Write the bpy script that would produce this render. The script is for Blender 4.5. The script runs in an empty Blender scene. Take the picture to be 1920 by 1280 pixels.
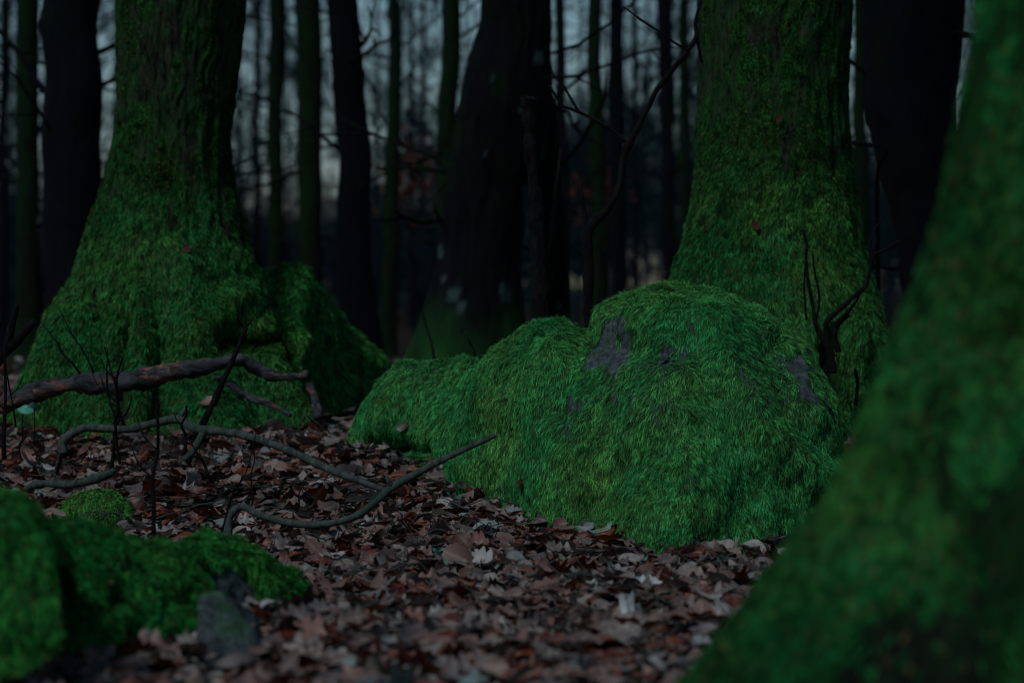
import bpy, math, random
import numpy as np
from mathutils import Vector, kdtree

rng = np.random.default_rng(7)
random.seed(7)
SC = bpy.context.scene
COL = SC.collection

# ------------------------------------------------------------------ camera, sky, sun, exposure
LENS, K = 85.0, 1920 * 85.0 / 36.0
CZ = 0.56
cam = bpy.data.cameras.new('camera'); cam_o = bpy.data.objects.new('camera', cam); COL.objects.link(cam_o)
cam_o.location = (0, 0, CZ); cam_o.rotation_euler = (math.radians(90), 0, 0)
cam.lens = LENS; cam.sensor_width = 36; cam.clip_start = 0.05; cam.clip_end = 2000
cam.dof.use_dof = True; cam.dof.focus_distance = 6.4; cam.dof.aperture_fstop = 2.9
SC.camera = cam_o
SUN_DIR = Vector((-0.42, -0.60, 0.88)).normalized()          # towards the sun
w = bpy.data.worlds.new('World'); SC.world = w; w.use_nodes = True
nt = w.node_tree; nt.nodes.clear()
sky = nt.nodes.new('ShaderNodeTexSky'); sky.sky_type = 'NISHITA'; sky.sun_disc = False
sky.sun_elevation = math.asin(SUN_DIR.z); sky.sun_rotation = math.atan2(SUN_DIR.x, SUN_DIR.y)
sky.dust_density = 1.0; sky.air_density = 1.0
hs = nt.nodes.new('ShaderNodeHueSaturation'); hs.inputs['Saturation'].default_value = 1.15; hs.inputs['Hue'].default_value = 0.475
bgn = nt.nodes.new('ShaderNodeBackground'); bgn.inputs['Strength'].default_value = 0.043
wo = nt.nodes.new('ShaderNodeOutputWorld')
nt.links.new(sky.outputs[0], hs.inputs['Color']); nt.links.new(hs.outputs[0], bgn.inputs[0]); nt.links.new(bgn.outputs[0], wo.inputs[0])
sl = bpy.data.lights.new('sun', 'SUN'); sl.energy = 1.6; sl.angle = math.radians(17); sl.color = (0.93, 0.98, 1.0)
so = bpy.data.objects.new('sun', sl); COL.objects.link(so); so.location = (0, 0, 20)
so.rotation_euler = SUN_DIR.to_track_quat('Z', 'Y').to_euler()
vs = SC.view_settings; vs.view_transform = 'Standard'; vs.look = 'None'; vs.gamma = 1; vs.use_curve_mapping = False
vs.exposure = 0.4
SC.cycles.use_denoising = True; SC.cycles.filter_width = 1.15
SC.cycles.max_bounces = 5; SC.cycles.diffuse_bounces = 3; SC.cycles.transmission_bounces = 2

# ------------------------------------------------------------------ maths helpers
def interp(x, pts):
    p = np.array(pts, float); return np.interp(x, p[:, 0], p[:, 1])
def _h(ix, iy, iz, s):
    with np.errstate(over='ignore'):
        h = (ix.astype(np.uint32) * np.uint32(374761393) + iy.astype(np.uint32) * np.uint32(668265263)
             + iz.astype(np.uint32) * np.uint32(2246822519) + np.uint32(s) * np.uint32(3266489917))
        h = (h ^ (h >> np.uint32(13))) * np.uint32(1274126177)
        h = h ^ (h >> np.uint32(16))
    return h.astype(np.float64) / 4294967295.0
def noise(P, f=1.0, s=0):                       # value noise, -1..1
    P = np.asarray(P, float) * f
    i = np.floor(P).astype(np.int64); t = P - i; t = t * t * (3 - 2 * t)
    r = 0
    for a in (0, 1):
        for b in (0, 1):
            for c in (0, 1):
                wgt = (t[..., 0] if a else 1 - t[..., 0]) * (t[..., 1] if b else 1 - t[..., 1]) * (t[..., 2] if c else 1 - t[..., 2])
                r = r + wgt * _h(i[..., 0] + a, i[..., 1] + b, i[..., 2] + c, s)
    return r * 2 - 1
def fbm(P, f=1.0, o=4, s=0, g=0.5):
    r = 0; a = 1.0; n = 0
    for k in range(o):
        r = r + a * noise(P, f * 2 ** k, s + k * 17); n += a; a *= g
    return r / n
DROP = [(0, .57), (3, .57), (4, .566), (5, .562), (5.5, .552), (6, .527), (6.5, .462), (7, .398), (7.5, .345), (8, .298), (8.5, .268),
        (9, .25), (10, .225), (12, .2), (20, .11), (40, -.15), (60, -.7), (90, -1.7), (140, -3.1), (300, -6), (2000, -12)]
_d = np.concatenate([np.linspace(0, 12, 1201), np.linspace(12.01, 2000, 4000)])
_z = interp(_d, DROP)
_k = np.ones(31) / 31; _zs = _z.copy(); _zs[15:1185] = np.convolve(_z, _k, 'same')[15:1185]
def ground(x, y):
    x = np.asarray(x, float); y = np.asarray(y, float)
    z = CZ - np.interp(y, _d, _zs)
    P = np.stack([x, y, np.zeros_like(x)], -1)
    return z + 0.014 * noise(P, 2.3, 5) + 0.008 * noise(P, 6, 9) + np.clip(y - 10, 0, 30) * 0.006 * noise(P, .35, 3)
def pix(P):                                      # world point -> photograph pixel
    P = np.asarray(P, float)
    return 960 + P[..., 0] / P[..., 1] * K, 640 - (P[..., 2] - CZ) / P[..., 1] * K
def at(px, py, d):
    return np.array([(px - 960) / K * d, d, CZ + (640 - py) / K * d])
_gd = np.linspace(3.5, 12, 400); _gp = 640 + np.interp(_gd, _d, _zs) / _gd * K
def dist_of(py): return np.interp(-np.asarray(py, float), -_gp, _gd)

# ------------------------------------------------------------------ object helpers
def tag(o, label=None, cat=None, group=None, kind=None):
    if label: o['label'] = label
    if cat: o['category'] = cat
    if group: o['group'] = group
    if kind: o['kind'] = kind
    return o
def empty(name, loc, label, cat, group=None):
    o = bpy.data.objects.new(name, None); o.location = loc; COL.objects.link(o); o.empty_display_size = .05
    return tag(o, label, cat, group)
def mesh_obj(name, V, F, mat, parent=None, smooth=True, attrs=None, kind=None, origin=None):
    """V world coordinates (n,3); F (m,k) int array or list of such arrays"""
    V = np.asarray(V, float)
    org = np.array(parent.location) if parent is not None else (np.array(origin) if origin is not None else np.zeros(3))
    me = bpy.data.meshes.new(name)
    Fs = [np.asarray(f) for f in (F if isinstance(F, list) else [F]) if len(f)]
    tot = np.concatenate([np.full(len(f), f.shape[1], np.int32) for f in Fs])
    idx = np.concatenate([f.ravel() for f in Fs]).astype(np.int32)
    st = np.concatenate([[0], np.cumsum(tot)[:-1]]).astype(np.int32)
    me.vertices.add(len(V)); me.vertices.foreach_set('co', (V - org).astype(np.float32).ravel())
    me.loops.add(len(idx)); me.loops.foreach_set('vertex_index', idx)
    me.polygons.add(len(tot)); me.polygons.foreach_set('loop_start', st); me.polygons.foreach_set('loop_total', tot)
    me.polygons.foreach_set('use_smooth', np.full(len(tot), smooth))
    for k, a in (attrs or {}).items():
        a = np.asarray(a, np.float32)
        if a.ndim == 1:
            t = me.attributes.new(k, 'FLOAT', 'POINT'); t.data.foreach_set('value', a)
        else:
            t = me.attributes.new(k, 'FLOAT_COLOR', 'POINT')
            t.data.foreach_set('color', np.concatenate([a, np.ones((len(a), 1), np.float32)], 1).ravel())
    me.update(calc_edges=True); me.validate()
    if mat: me.materials.append(mat)
    o = bpy.data.objects.new(name, me); COL.objects.link(o)
    if parent is not None: o.parent = parent
    elif origin is not None: o.location = origin
    if kind: o['kind'] = kind
    return o
def grid_faces(nu, nv, wrap=False):              # nu rings of nv points
    i = np.arange(nu - 1)[:, None]; j = np.arange(nv if wrap else nv - 1)[None, :]
    a = i * nv + j; b = i * nv + (j + 1) % nv; c = (i + 1) * nv + (j + 1) % nv; d = (i + 1) * nv + j
    return np.stack([a, b, c, d], -1).reshape(-1, 4)
def vnormals(V, F):
    a, b, c = V[F[:, 0]], V[F[:, 1]], V[F[:, 2]]
    n = np.cross(b - a, c - a)
    if F.shape[1] == 4: n = n + np.cross(c - a, V[F[:, 3]] - a)
    N = np.zeros_like(V)
    for k in range(F.shape[1]): np.add.at(N, F[:, k], n)
    return N / (np.linalg.norm(N, axis=1, keepdims=True) + 1e-12)
def catmull(P, n=8):
    P = np.asarray(P, float); Q = np.vstack([2 * P[0] - P[1], P, 2 * P[-1] - P[-2]]); out = []
    for i in range(1, len(Q) - 2):
        for t in np.linspace(0, 1, n, endpoint=False):
            a, b, c, d = Q[i - 1], Q[i], Q[i + 1], Q[i + 2]
            out.append(.5 * ((2 * b) + (c - a) * t + (2 * a - 5 * b + 4 * c - d) * t * t + (3 * b - a - 3 * c + d) * t ** 3))
    out.append(P[-1]); return np.array(out)
class MB:
    def __init__(s): s.V = []; s.F4 = []; s.F3 = []; s.n = 0
    def tube(s, P, R, n=6, rough=0.0, seed=0):
        P = np.asarray(P, float); R = np.asarray(R, float); m = len(P)
        if R.ndim == 0: R = np.full(m, float(R))
        T = np.gradient(P, axis=0); T /= np.linalg.norm(T, axis=1, keepdims=True) + 1e-9
        up = np.array([0, 0, 1.]) if abs(T[0, 2]) < .8 else np.array([0, 1., 0])
        A = np.cross(T, up); A /= np.linalg.norm(A, axis=1, keepdims=True) + 1e-9
        B = np.cross(T, A); th = np.linspace(0, 2 * math.pi, n, endpoint=False)
        D = A[:, None, :] * np.cos(th)[None, :, None] + B[:, None, :] * np.sin(th)[None, :, None]
        r = R[:, None] * np.ones((1, n))
        if rough: r = r * (1 + rough * noise((P[:, None, :] + D * R[:, None, None] * 2), 45, seed) + rough * .7 * noise(P[:, None, :] + D * R[:, None, None], 120, seed + 3))
        V = (P[:, None, :] + D * r[..., None]).reshape(-1, 3)
        s.F4.append(grid_faces(m, n, True) + s.n)
        cap = np.array([[0, k, k + 1] for k in range(1, n - 1)])
        s.F3.append(cap[:, ::-1] + s.n); s.F3.append(cap + s.n + (m - 1) * n)
        s.V.append(V); s.n += len(V)
    def build(s, name, mat, parent=None, **k):
        return mesh_obj(name, np.concatenate(s.V), [np.concatenate(s.F4)] + ([np.concatenate(s.F3)] if s.F3 else []), mat, parent, **k)

# ------------------------------------------------------------------ materials
def new_mat(name):
    m = bpy.data.materials.new(name); m.use_nodes = True
    b = m.node_tree.nodes['Principled BSDF']; b.inputs['Roughness'].default_value = .9
    b.inputs['Specular IOR Level'].default_value = .06
    return m, m.node_tree, b
def nd(nt, t, **k):
    n = nt.nodes.new(t)
    for a, v in k.items(): setattr(n, a, v)
    return n
def mix(nt, fac, a, b, mode='MIX'):
    m = nd(nt, 'ShaderNodeMix', data_type='RGBA', blend_type=mode)
    for s, v in ((m.inputs['Factor'], fac), (m.inputs['A'], a), (m.inputs['B'], b)):
        if hasattr(v, 'is_linked'): nt.links.new(v, s)
        elif isinstance(v, tuple): s.default_value = (*v, 1)
        else: s.default_value = v
    return m.outputs['Result']
def tex(nt, scale, stretch=(1, 1, 1), detail=6, rough=.6, kind='noise'):
    tc = nd(nt, 'ShaderNodeTexCoord'); mp = nd(nt, 'ShaderNodeMapping'); mp.inputs['Scale'].default_value = stretch
    nt.links.new(tc.outputs['Object'], mp.inputs['Vector'])
    if kind == 'voronoi':
        n = nd(nt, 'ShaderNodeTexVoronoi'); n.inputs['Scale'].default_value = scale
        nt.links.new(mp.outputs[0], n.inputs['Vector']); return n.outputs['Distance']
    n = nd(nt, 'ShaderNodeTexNoise'); n.inputs['Scale'].default_value = scale; n.inputs['Detail'].default_value = detail
    n.inputs['Roughness'].default_value = rough
    nt.links.new(mp.outputs[0], n.inputs['Vector']); return n.outputs['Fac']
def rng_(nt, x, a, b, c=0., d=1.):
    m = nd(nt, 'ShaderNodeMapRange'); m.inputs[1].default_value = a; m.inputs[2].default_value = b
    m.inputs[3].default_value = c; m.inputs[4].default_value = d; nt.links.new(x, m.inputs[0]); return m.outputs[0]
def bump(nt, b, h, dist, strength=1):
    n = nd(nt, 'ShaderNodeBump'); n.inputs['Distance'].default_value = dist; n.inputs['Strength'].default_value = strength
    nt.links.new(h, n.inputs['Height']); nt.links.new(n.outputs[0], b.inputs['Normal'])
def attr(nt, name, out='Fac'):
    n = nd(nt, 'ShaderNodeAttribute', attribute_name=name); return n.outputs[out]

def bark_mat(name, dark, light, green, g0=.45, g1=.65, pale_fleck=None, scale=14, mossattr=False):
    m, nt, b = new_mat(name)
    v = tex(nt, scale, (1, 1, .22), 8, .7)
    c = mix(nt, rng_(nt, v, .35, .68), dark, light)
    gfac = rng_(nt, tex(nt, 3.5, (1, 1, .6), 8, .75), g0, g1)
    c = mix(nt, gfac, c, green)
    if pale_fleck:
        c = mix(nt, rng_(nt, tex(nt, 70, (1, 1, .45), 6, .8), .53, .60, 0, .8), c, (.012, .050, .014))
        c = mix(nt, rng_(nt, tex(nt, 95, (1, 1, .3), 5, .8), .50, .58, 0, .85), c, (.002, .003, .003))
        c = mix(nt, rng_(nt, tex(nt, 11, (1, 1, .8), 5, .7), .64, .70, 0, .75), c, pale_fleck)
    if mossattr:
        mc = mix(nt, tex(nt, 60, (1, 1, .5)), (.006, .035, .007), (.02, .11, .022))
        c = mix(nt, attr(nt, 'mossy'), c, mc)
    c = mix(nt, attr(nt, 'pale_fleck'), c, (.026, .042, .042))
    nt.links.new(c, b.inputs['Base Color'])
    bump(nt, b, tex(nt, scale * 1.5, (1, 1, .3), 8, .75), .014, .9)
    return m
M = {}
M['bark'] = bark_mat('mossy_bark', (.0015, .002, .0015), (.030, .034, .022), (.007, .040, .008), g0=.42, g1=.58, pale_fleck=(.035, .12, .075), scale=42, mossattr=True)
M['bark_near'] = bark_mat('near_bark', (.001, .0015, .002), (.010, .014, .008), (.004, .028, .005), g0=.45, g1=.6, scale=22, mossattr=True)
M['bark_far'] = bark_mat('dark_blue_bark', (.0005, .0009, .0022), (.0028, .0042, .0065), (.001, .005, .002), g0=.5, g1=.7)  # near-black bluish base colour for background trunks
M['bark_green'] = bark_mat('green_algae_bark', (.001, .002, .002), (.005, .009, .005), (.002, .011, .003), g0=.42, g1=.6)
M['bark_mid'] = bark_mat('pale_spotted_bark', (.0006, .001, .002), (.004, .005, .006), (.002, .012, .002), g0=.5, g1=.65, mossattr=True)
M['twig'] = bark_mat('twig_bark', (.0015, .0015, .002), (.010, .009, .010), (.006, .014, .007), g0=.55, g1=.7, scale=60)
M['stick'] = bark_mat('grey_stick_bark', (.012, .016, .016), (.075, .09, .085), (.02, .045, .03), g0=.5, g1=.75, scale=50)
M['thicket'] = bark_mat('far_twigs', (.0015, .006, .010), (.004, .013, .018), (.002, .010, .010), scale=5)
def log_mat():
    m, nt, b = new_mat('peeling_log')
    c = mix(nt, rng_(nt, tex(nt, 40, (.3, 1, 1), 8, .7), .35, .65), (.006, .007, .008), (.04, .045, .05))
    f = rng_(nt, tex(nt, 9, (.3, 1.3, 1.3), 8, .75), .55, .58)
    wood = mix(nt, rng_(nt, tex(nt, 60, (.15, 1, 1), 5, .7), .3, .7), (.035, .006, .004), (.20, .11, .09))
    c = mix(nt, f, c, wood); nt.links.new(c, b.inputs['Base Color'])
    bump(nt, b, tex(nt, 60, (.3, 1, 1), 8, .7), .008); return m
M['log'] = log_mat()
def stone_mat(name='grey_granite'):
    m, nt, b = new_mat(name)
    n = tex(nt, 9, (1, 1, 1), 10, .75); f = tex(nt, 75, (1, 1, 1), 6, .8)
    c = mix(nt, rng_(nt, n, .3, .7), (.010, .015, .019), (.105, .14, .15))
    c = mix(nt, rng_(nt, f, .40, .58, 0, .9), c, (.012, .016, .020), 'MIX')
    c = mix(nt, rng_(nt, tex(nt, 5, (1, 1, 1), 8, .8), .5, .6, 0, .5), c, (.02, .05, .02))
    mc = mix(nt, tex(nt, 80, (1, 1, .5)), (.006, .035, .007), (.02, .11, .022))
    c = mix(nt, attr(nt, 'mossy'), c, mc)
    nt.links.new(c, b.inputs['Base Color']); b.inputs['Roughness'].default_value = .75
    bump(nt, b, f, .006); return m
M['stone'] = stone_mat()
def moss_mat(name, mul=(1, 1, 1)):
    m, nt, b = new_mat(name)
    c = mix(nt, 1.0, attr(nt, 'tint', 'Color'), mul, 'MULTIPLY')
    nt.links.new(c, b.inputs['Base Color']); b.inputs['Roughness'].default_value = .7; b.inputs['Specular IOR Level'].default_value = .04
    tr = nd(nt, 'ShaderNodeBsdfTranslucent'); nt.links.new(c, tr.inputs['Color'])
    ms = nd(nt, 'ShaderNodeMixShader'); ms.inputs[0].default_value = .3
    out = nt.nodes['Material Output']
    nt.links.new(b.outputs[0], ms.inputs[1]); nt.links.new(tr.outputs[0], ms.inputs[2]); nt.links.new(ms.outputs[0], out.inputs[0])
    return m
M['moss'] = moss_mat('green_moss')
def leaf_mat(name, use_obj):
    m, nt, b = new_mat(name)
    if use_obj: r = nd(nt, 'ShaderNodeObjectInfo').outputs['Random']
    else: r = attr(nt, 'rnd')
    cr = nd(nt, 'ShaderNodeValToRGB'); e = cr.color_ramp; e.interpolation = 'CONSTANT'
    cols = [(0, (.125, .095, .085)), (.07, (.060, .009, .004)), (.27, (.19, .18, .17)), (.33, (.095, .020, .007)), (.51, (.095, .080, .075)),
            (.57, (.014, .004, .003)), (.72, (.14, .118, .105)), (.77, (.070, .066, .072)), (.83, (.13, .022, .006)), (.94, (.27, .28, .28)), (.972, (.12, .19, .19))]
    while len(e.elements) < len(cols): e.elements.new(.99)
    for k, (p, c) in enumerate(cols): e.elements[k].position = p; e.elements[k].color = (*c, 1)
    nt.links.new(r, cr.inputs[0])
    under = mix(nt, .35, cr.outputs[0], (.19, .17, .165))
    geo = nd(nt, 'ShaderNodeNewGeometry')
    c = mix(nt, geo.outputs['Backfacing'], cr.outputs[0], under)
    n = tex(nt, 55 if not use_obj else 45, (1, 1, 1), 6, .7)
    c = mix(nt, rng_(nt, n, .3, .7, 0, .55), c, (.02, .008, .006))
    c = mix(nt, rng_(nt, attr(nt, 'vein'), .75, 1, 0, .5), c, (.20, .16, .13))
    nt.links.new(c, b.inputs['Base Color']); b.inputs['Roughness'].default_value = .55; b.inputs['Specular IOR Level'].default_value = .35
    tr = nd(nt, 'ShaderNodeBsdfTranslucent'); nt.links.new(c, tr.inputs['Color'])
    ms = nd(nt, 'ShaderNodeMixShader'); ms.inputs[0].default_value = .15; out = nt.nodes['Material Output']
    nt.links.new(b.outputs[0], ms.inputs[1]); nt.links.new(tr.outputs[0], ms.inputs[2]); nt.links.new(ms.outputs[0], out.inputs[0])
    return m
M['leaf'] = leaf_mat('dead_leaf', True); M['leaves'] = leaf_mat('dead_leaf_mass', False)
def flat_mat(name, col, r=.8):
    m, nt, b = new_mat(name)
    c = mix(nt, rng_(nt, tex(nt, 70), .3, .7), tuple(x * .6 for x in col), col); nt.links.new(c, b.inputs['Base Color'])
    b.inputs['Roughness'].default_value = r; return m
M['pale_leaf'] = flat_mat('pale_leaf', (.33, .36, .36), .5); M['teal_leaf'] = flat_mat('blue_green_leaf', (.06, .22, .18), .5)
M['wood'] = flat_mat('bare_dead_wood', (.16, .08, .05)); M['brown_leaf'] = flat_mat('brown_beech_leaf', (.045, .016, .012))
def soil_mat():
    m, nt, b = new_mat('forest_soil')
    n = tex(nt, 1.3, (1, 1, 1), 9, .7); f = tex(nt, 28, (1, 1, 1), 8, .8)
    c = mix(nt, rng_(nt, f, .35, .65), (.004, .003, .003), (.026, .018, .015))
    c = mix(nt, rng_(nt, n, .5, .62, 0, .8), c, (.012, .028, .012))
    nt.links.new(c, b.inputs['Base Color']); bump(nt, b, f, .03); return m
M['soil'] = soil_mat()

# ------------------------------------------------------------------ ground
xs = np.concatenate([-np.geomspace(900, 6, 26), np.linspace(-4.5, 4.5, 150), np.geomspace(6, 900, 26)])
ys = np.concatenate([[-300, -100, -30, -10, -4, -1], np.linspace(0, 12, 220), np.geomspace(12.4, 1200, 90)])
X, Y = np.meshgrid(xs, ys); Zg = ground(X, Y)
near = (np.abs(X) < 5) & (Y < 13) & (Y > -2)
Zg = Zg + np.where(near, .012 * noise(np.stack([X, Y, 0 * X], -1), 14, 2), 0)
floor = mesh_obj('ground', np.stack([X, Y, Zg], -1).reshape(-1, 3), grid_faces(len(ys), len(xs)), M['soil'])
tag(floor, 'forest floor of dark soil under brown fallen leaves', kind='structure')

# ------------------------------------------------------------------ moss strands
def moss_on(V, F, N, cover, count, length, width, name, parent, down=.75, clump=.035, tint=None, mat=None, lift=.55, seed=1, lenf=None, rnd_dir=.5):
    """strands of moss rooted on a surface; cover: 0..1 per vertex"""
    r = np.random.default_rng(seed)
    T = np.concatenate([F[:, [0, 1, 2]], F[:, [0, 2, 3]]]) if F.shape[1] == 4 else F
    a, b, c = V[T[:, 0]], V[T[:, 1]], V[T[:, 2]]
    ar = np.linalg.norm(np.cross(b - a, c - a), axis=1)
    cv = cover[T].mean(1)
    nn = N[T].mean(1); ctr = (a + b + c) / 3
    view = -(ctr - np.array([0, 0, CZ])); view /= np.linalg.norm(view, axis=1, keepdims=True)
    face = (nn * view).sum(1)
    wgt = ar * cv * np.clip(.08 + .92 * np.clip((face + .35) / .5, 0, 1), 0, 1)
    gz = ground(ctr[:, 0], ctr[:, 1]); wgt = wgt * (ctr[:, 2] > gz - .01)
    pk = r.choice(len(T), count, p=wgt / wgt.sum())
    u, v = r.random(count), r.random(count); q = u + v > 1; u[q] = 1 - u[q]; v[q] = 1 - v[q]
    P = a[pk] + (b[pk] - a[pk]) * u[:, None] + (c[pk] - a[pk]) * v[:, None]
    n = N[T[pk]].mean(1); n /= np.linalg.norm(n, axis=1, keepdims=True) + 1e-9
    g = np.array([0, 0, -1.]); gt = g - n * (n @ g)[:, None]
    steep = np.linalg.norm(gt, axis=1, keepdims=True)
    rt = r.normal(size=(count, 3)); rt -= n * (rt * n).sum(1, keepdims=True); rt /= np.linalg.norm(rt, axis=1, keepdims=True)
    # smooth swirl so neighbouring strands lean together
    sw = np.stack([noise(P, 9, 31), noise(P, 9, 32), noise(P, 9, 33)], 1) * .55 + np.stack([noise(P, 34, 34), noise(P, 34, 35), noise(P, 34, 36)], 1) * .35
    sw -= n * (sw * n).sum(1, keepdims=True)
    tdir = gt * down * 1.9 + sw + rt * rnd_dir
    L = length * (.55 + .75 * r.random(count)) * (1 + .35 * noise(P, 22, 40))
    if lenf is not None: L = L * lenf(P)
    tip = P + (tdir / (np.linalg.norm(tdir, axis=1, keepdims=True) + .35) + n * (lift * (.5 + .7 * r.random(count)))[:, None] * (1.25 - .6 * steep) + g * .25 * steep) * L[:, None]
    # clumping
    nc = max(20, int(count / 22)); cs = r.choice(count, nc, replace=False)
    kd = kdtree.KDTree(nc)
    for i, k in enumerate(cs): kd.insert(P[k], i)
    kd.balance()
    ci = np.fromiter((kd.find(p)[1] for p in P.tolist()), np.int64, count)
    pull = (.32 * r.random(count))[:, None]
    tip = tip + (tip[cs][ci] - tip) * pull
    mid = P * .45 + tip * .55 + n * (L * .16)[:, None]
    D = tip - P; S = np.cross(D, n + r.normal(size=(count, 3)) * .5); S /= np.linalg.norm(S, axis=1, keepdims=True) + 1e-9
    W = (width * (.6 + .8 * r.random(count)))[:, None]
    vv = np.stack([P - S * W * .5, P + S * W * .5, mid - S * W * .55, mid + S * W * .55, tip], 1).reshape(-1, 3)
    base = np.arange(count)[:, None] * 5
    q4 = base + np.array([[0, 1, 3, 2]]); t3 = base + np.array([[2, 3, 4]])
    # colour
    big = fbm(P, 5, 3, 50)[:, None]; cl = (r.random(nc)[ci])[:, None]; on = r.random((count, 1))
    c0 = np.array([.022, .180, .045]); c1 = np.array([.075, .220, .042]); c2 = np.array([.012, .050, .010])
    col = c0 * (1 - np.clip(big * 1.1 + .35, 0, 1)) + c1 * np.clip(big * 1.1 + .35, 0, 1)
    col = col + (c2 - col) * np.clip(cl * 1.4 - .3, 0, 1) * .8
    col = col * (.35 + 1.45 * on ** 1.3) * (1 + .35 * fbm(P * np.array([1, 1, .45]), 40, 2, 77))[:, None]
    dead = (r.random(count) < .05 + .10 * np.clip(fbm(P, 7, 2, 97), 0, 1))[:, None]
    if tint is not None: col = col * tint(P)
    col = np.where(dead, np.array([.085, .080, .030]) * (.4 + on), col)
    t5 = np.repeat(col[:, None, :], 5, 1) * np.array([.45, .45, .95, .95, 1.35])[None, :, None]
    return mesh_obj(name, vv, [q4, t3], mat or M['moss'], parent, False, {'tint': t5.reshape(-1, 3)}, 'stuff')

def blobmask(px, py, blobs, edge=.25):
    """1 where bare: list of (cx, cy, rx, ry, angle deg)"""
    r = np.zeros_like(px)
    for cx, cy, rx, ry, a in blobs:
        t = math.radians(a); dx, dy = px - cx, py - cy
        u = (dx * math.cos(t) + dy * math.sin(t)) / rx; v = (-dx * math.sin(t) + dy * math.cos(t)) / ry
        r = np.maximum(r, np.clip((1 - np.sqrt(u * u + v * v)) / edge + .5, 0, 1))
    return r
def seg_field(px, py, poly, wid):
    """gaussian ridge along a polyline, in pixels"""
    best = np.full(px.shape, 1e9); poly = np.array(poly, float)
    for a, b in zip(poly[:-1], poly[1:]):
        ab = b - a; t = np.clip(((px - a[0]) * ab[0] + (py - a[1]) * ab[1]) / (ab @ ab), 0, 1)
        best = np.minimum(best, np.hypot(px - a[0] - t * ab[0], py - a[1] - t * ab[1]))
    return np.exp(-(best / wid) ** 2)

# ------------------------------------------------------------------ a boulder lofted from its outline: ridge line on top, foot in front, back slope behind
def loft(top, bot, dfront, ridge_off, back_off, nu, nv, px0, px1, lump=(.02, 3.5), fine=(.013, 16), ridges=(), seed=0, p1=.85, sink=.08):
    px = np.linspace(px0, px1, nu)[:, None]; ph = np.linspace(0, 1, nv)[None, :]
    tp, bt = interp(px, top), interp(px, bot)
    df = dfront(px, bt); ro = ridge_off(px) if callable(ridge_off) else ridge_off
    dr = df + ro; db = dr + back_off
    zt = CZ + (640 - tp) / K * dr
    zb = CZ + (640 - bt) / K * df - sink
    fr = ph < .62; a = np.clip(ph / .62, 0, 1) * math.pi / 2; b = np.clip((ph - .62) / .38, 0, 1) * math.pi / 2
    y = np.where(fr, dr - (dr - df) * np.cos(a) ** .95, dr + (db - dr) * np.sin(b))
    z = np.where(fr, zb + (zt - zb) * np.sin(a) ** p1, (zb - .1) + (zt - zb + .1) * np.cos(b) ** .8)
    x = (px - 960) / K * np.where(fr, y, dr + (y - dr) * .3)
    V = np.stack([x, y, z], -1).reshape(-1, 3); F = grid_faces(nu, nv)
    N = vnormals(V, F)
    if (N[:, 2] * 1).sum() < 0: F = F[:, ::-1]; N = -N
    qx, qy = pix(V)
    off = -.009 + lump[0] * fbm(V, lump[1], 3, seed) + fine[0] * fbm(V, fine[1], 3, seed + 40)
    for poly, wid, amp in ridges: off = off + amp * seg_field(qx, qy, poly, wid)
    hz = np.clip((V[:, 2] - (V[:, 2].min())) / .12, .2, 1)
    V = V + N * (off * hz)[:, None]
    V = V + N * (.008 * fbm(V * np.array([1, 1, .45]), 42, 2, seed + 9) * hz)[:, None]
    return V, F, vnormals(V, F)

# main boulder
top = [(640, 840), (655, 820), (668, 790), (680, 760), (700, 725), (722, 703), (760, 688), (810, 678), (880, 672), (920, 663), (960, 643), (1000, 618), (1030, 605), (1060, 600),
       (1100, 603), (1130, 583), (1180, 554), (1240, 537), (1300, 531), (1340, 535), (1380, 550), (1430, 577), (1480, 607), (1520, 650), (1545, 697), (1570, 755), (1585, 808), (1600, 870), (1640, 1000)]
bot = [(640, 845), (668, 850), (700, 874), (800, 898), (850, 908), (870, 925), (930, 958), (1000, 990), (1050, 1008), (1130, 1020), (1180, 1038), (1230, 1052), (1290, 1056),
       (1380, 1048), (1450, 1048), (1520, 1035), (1600, 1015), (1640, 1005)]
ridges = [([(905, 672), (870, 760), (835, 860)], 26, -.04), ([(930, 700), (890, 800), (865, 880)], 40, .05),
          ([(1100, 610), (1060, 700), (1040, 760)], 26, -.035), ([(1340, 620), (1390, 730), (1440, 820), (1520, 900)], 32, .045),
          ([(1130, 600), (1230, 570), (1330, 590)], 30, .02), ([(1150, 640), (1240, 650), (1310, 640)], 24, -.03),
          ([(1400, 780), (1330, 900), (1240, 1000)], 60, .03), ([(1180, 850), (1130, 960)], 40, -.03), ([(1010, 650), (950, 760)], 40, .03),
          ([(1450, 640), (1500, 760), (1560, 850)], 30, -.05), ([(760, 700), (720, 790)], 26, .03), ([(1430, 900), (1420, 1010)], 40, -.02),
          ([(780, 840), (700, 830)], 18, -.05)]
Vb, Fb, Nb = loft(top, bot, lambda px, bt: dist_of(bt), lambda px: np.interp(px, [640, 800, 1100, 1300, 1500, 1640], [.05, .36, .58, .74, .50, .05]), .42,
                  330, 200, 640, 1640, ridges=ridges, seed=3, p1=1.12)
qx, qy = pix(Vb)
bare = blobmask(qx + 44 * fbm(Vb, 14, 4, 8), qy + 50 * fbm(Vb, 14, 4, 9), [(1143, 655, 40, 58, 12), (1265, 655, 22, 14, 0), (1090, 735, 16, 22, 20), (1172, 742, 11, 12, 0), (1515, 710, 17, 52, -32), (1490, 620, 8, 34, -40),
                                (740, 862, 70, 26, 10), (1462, 1010, 48, 20, -5), (1560, 770, 14, 40, -20)])
thin = blobmask(qx, qy, [(1200, 720, 120, 120, 0), (1440, 720, 60, 120, -30), (1070, 780, 60, 50, 0)], .8)
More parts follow.
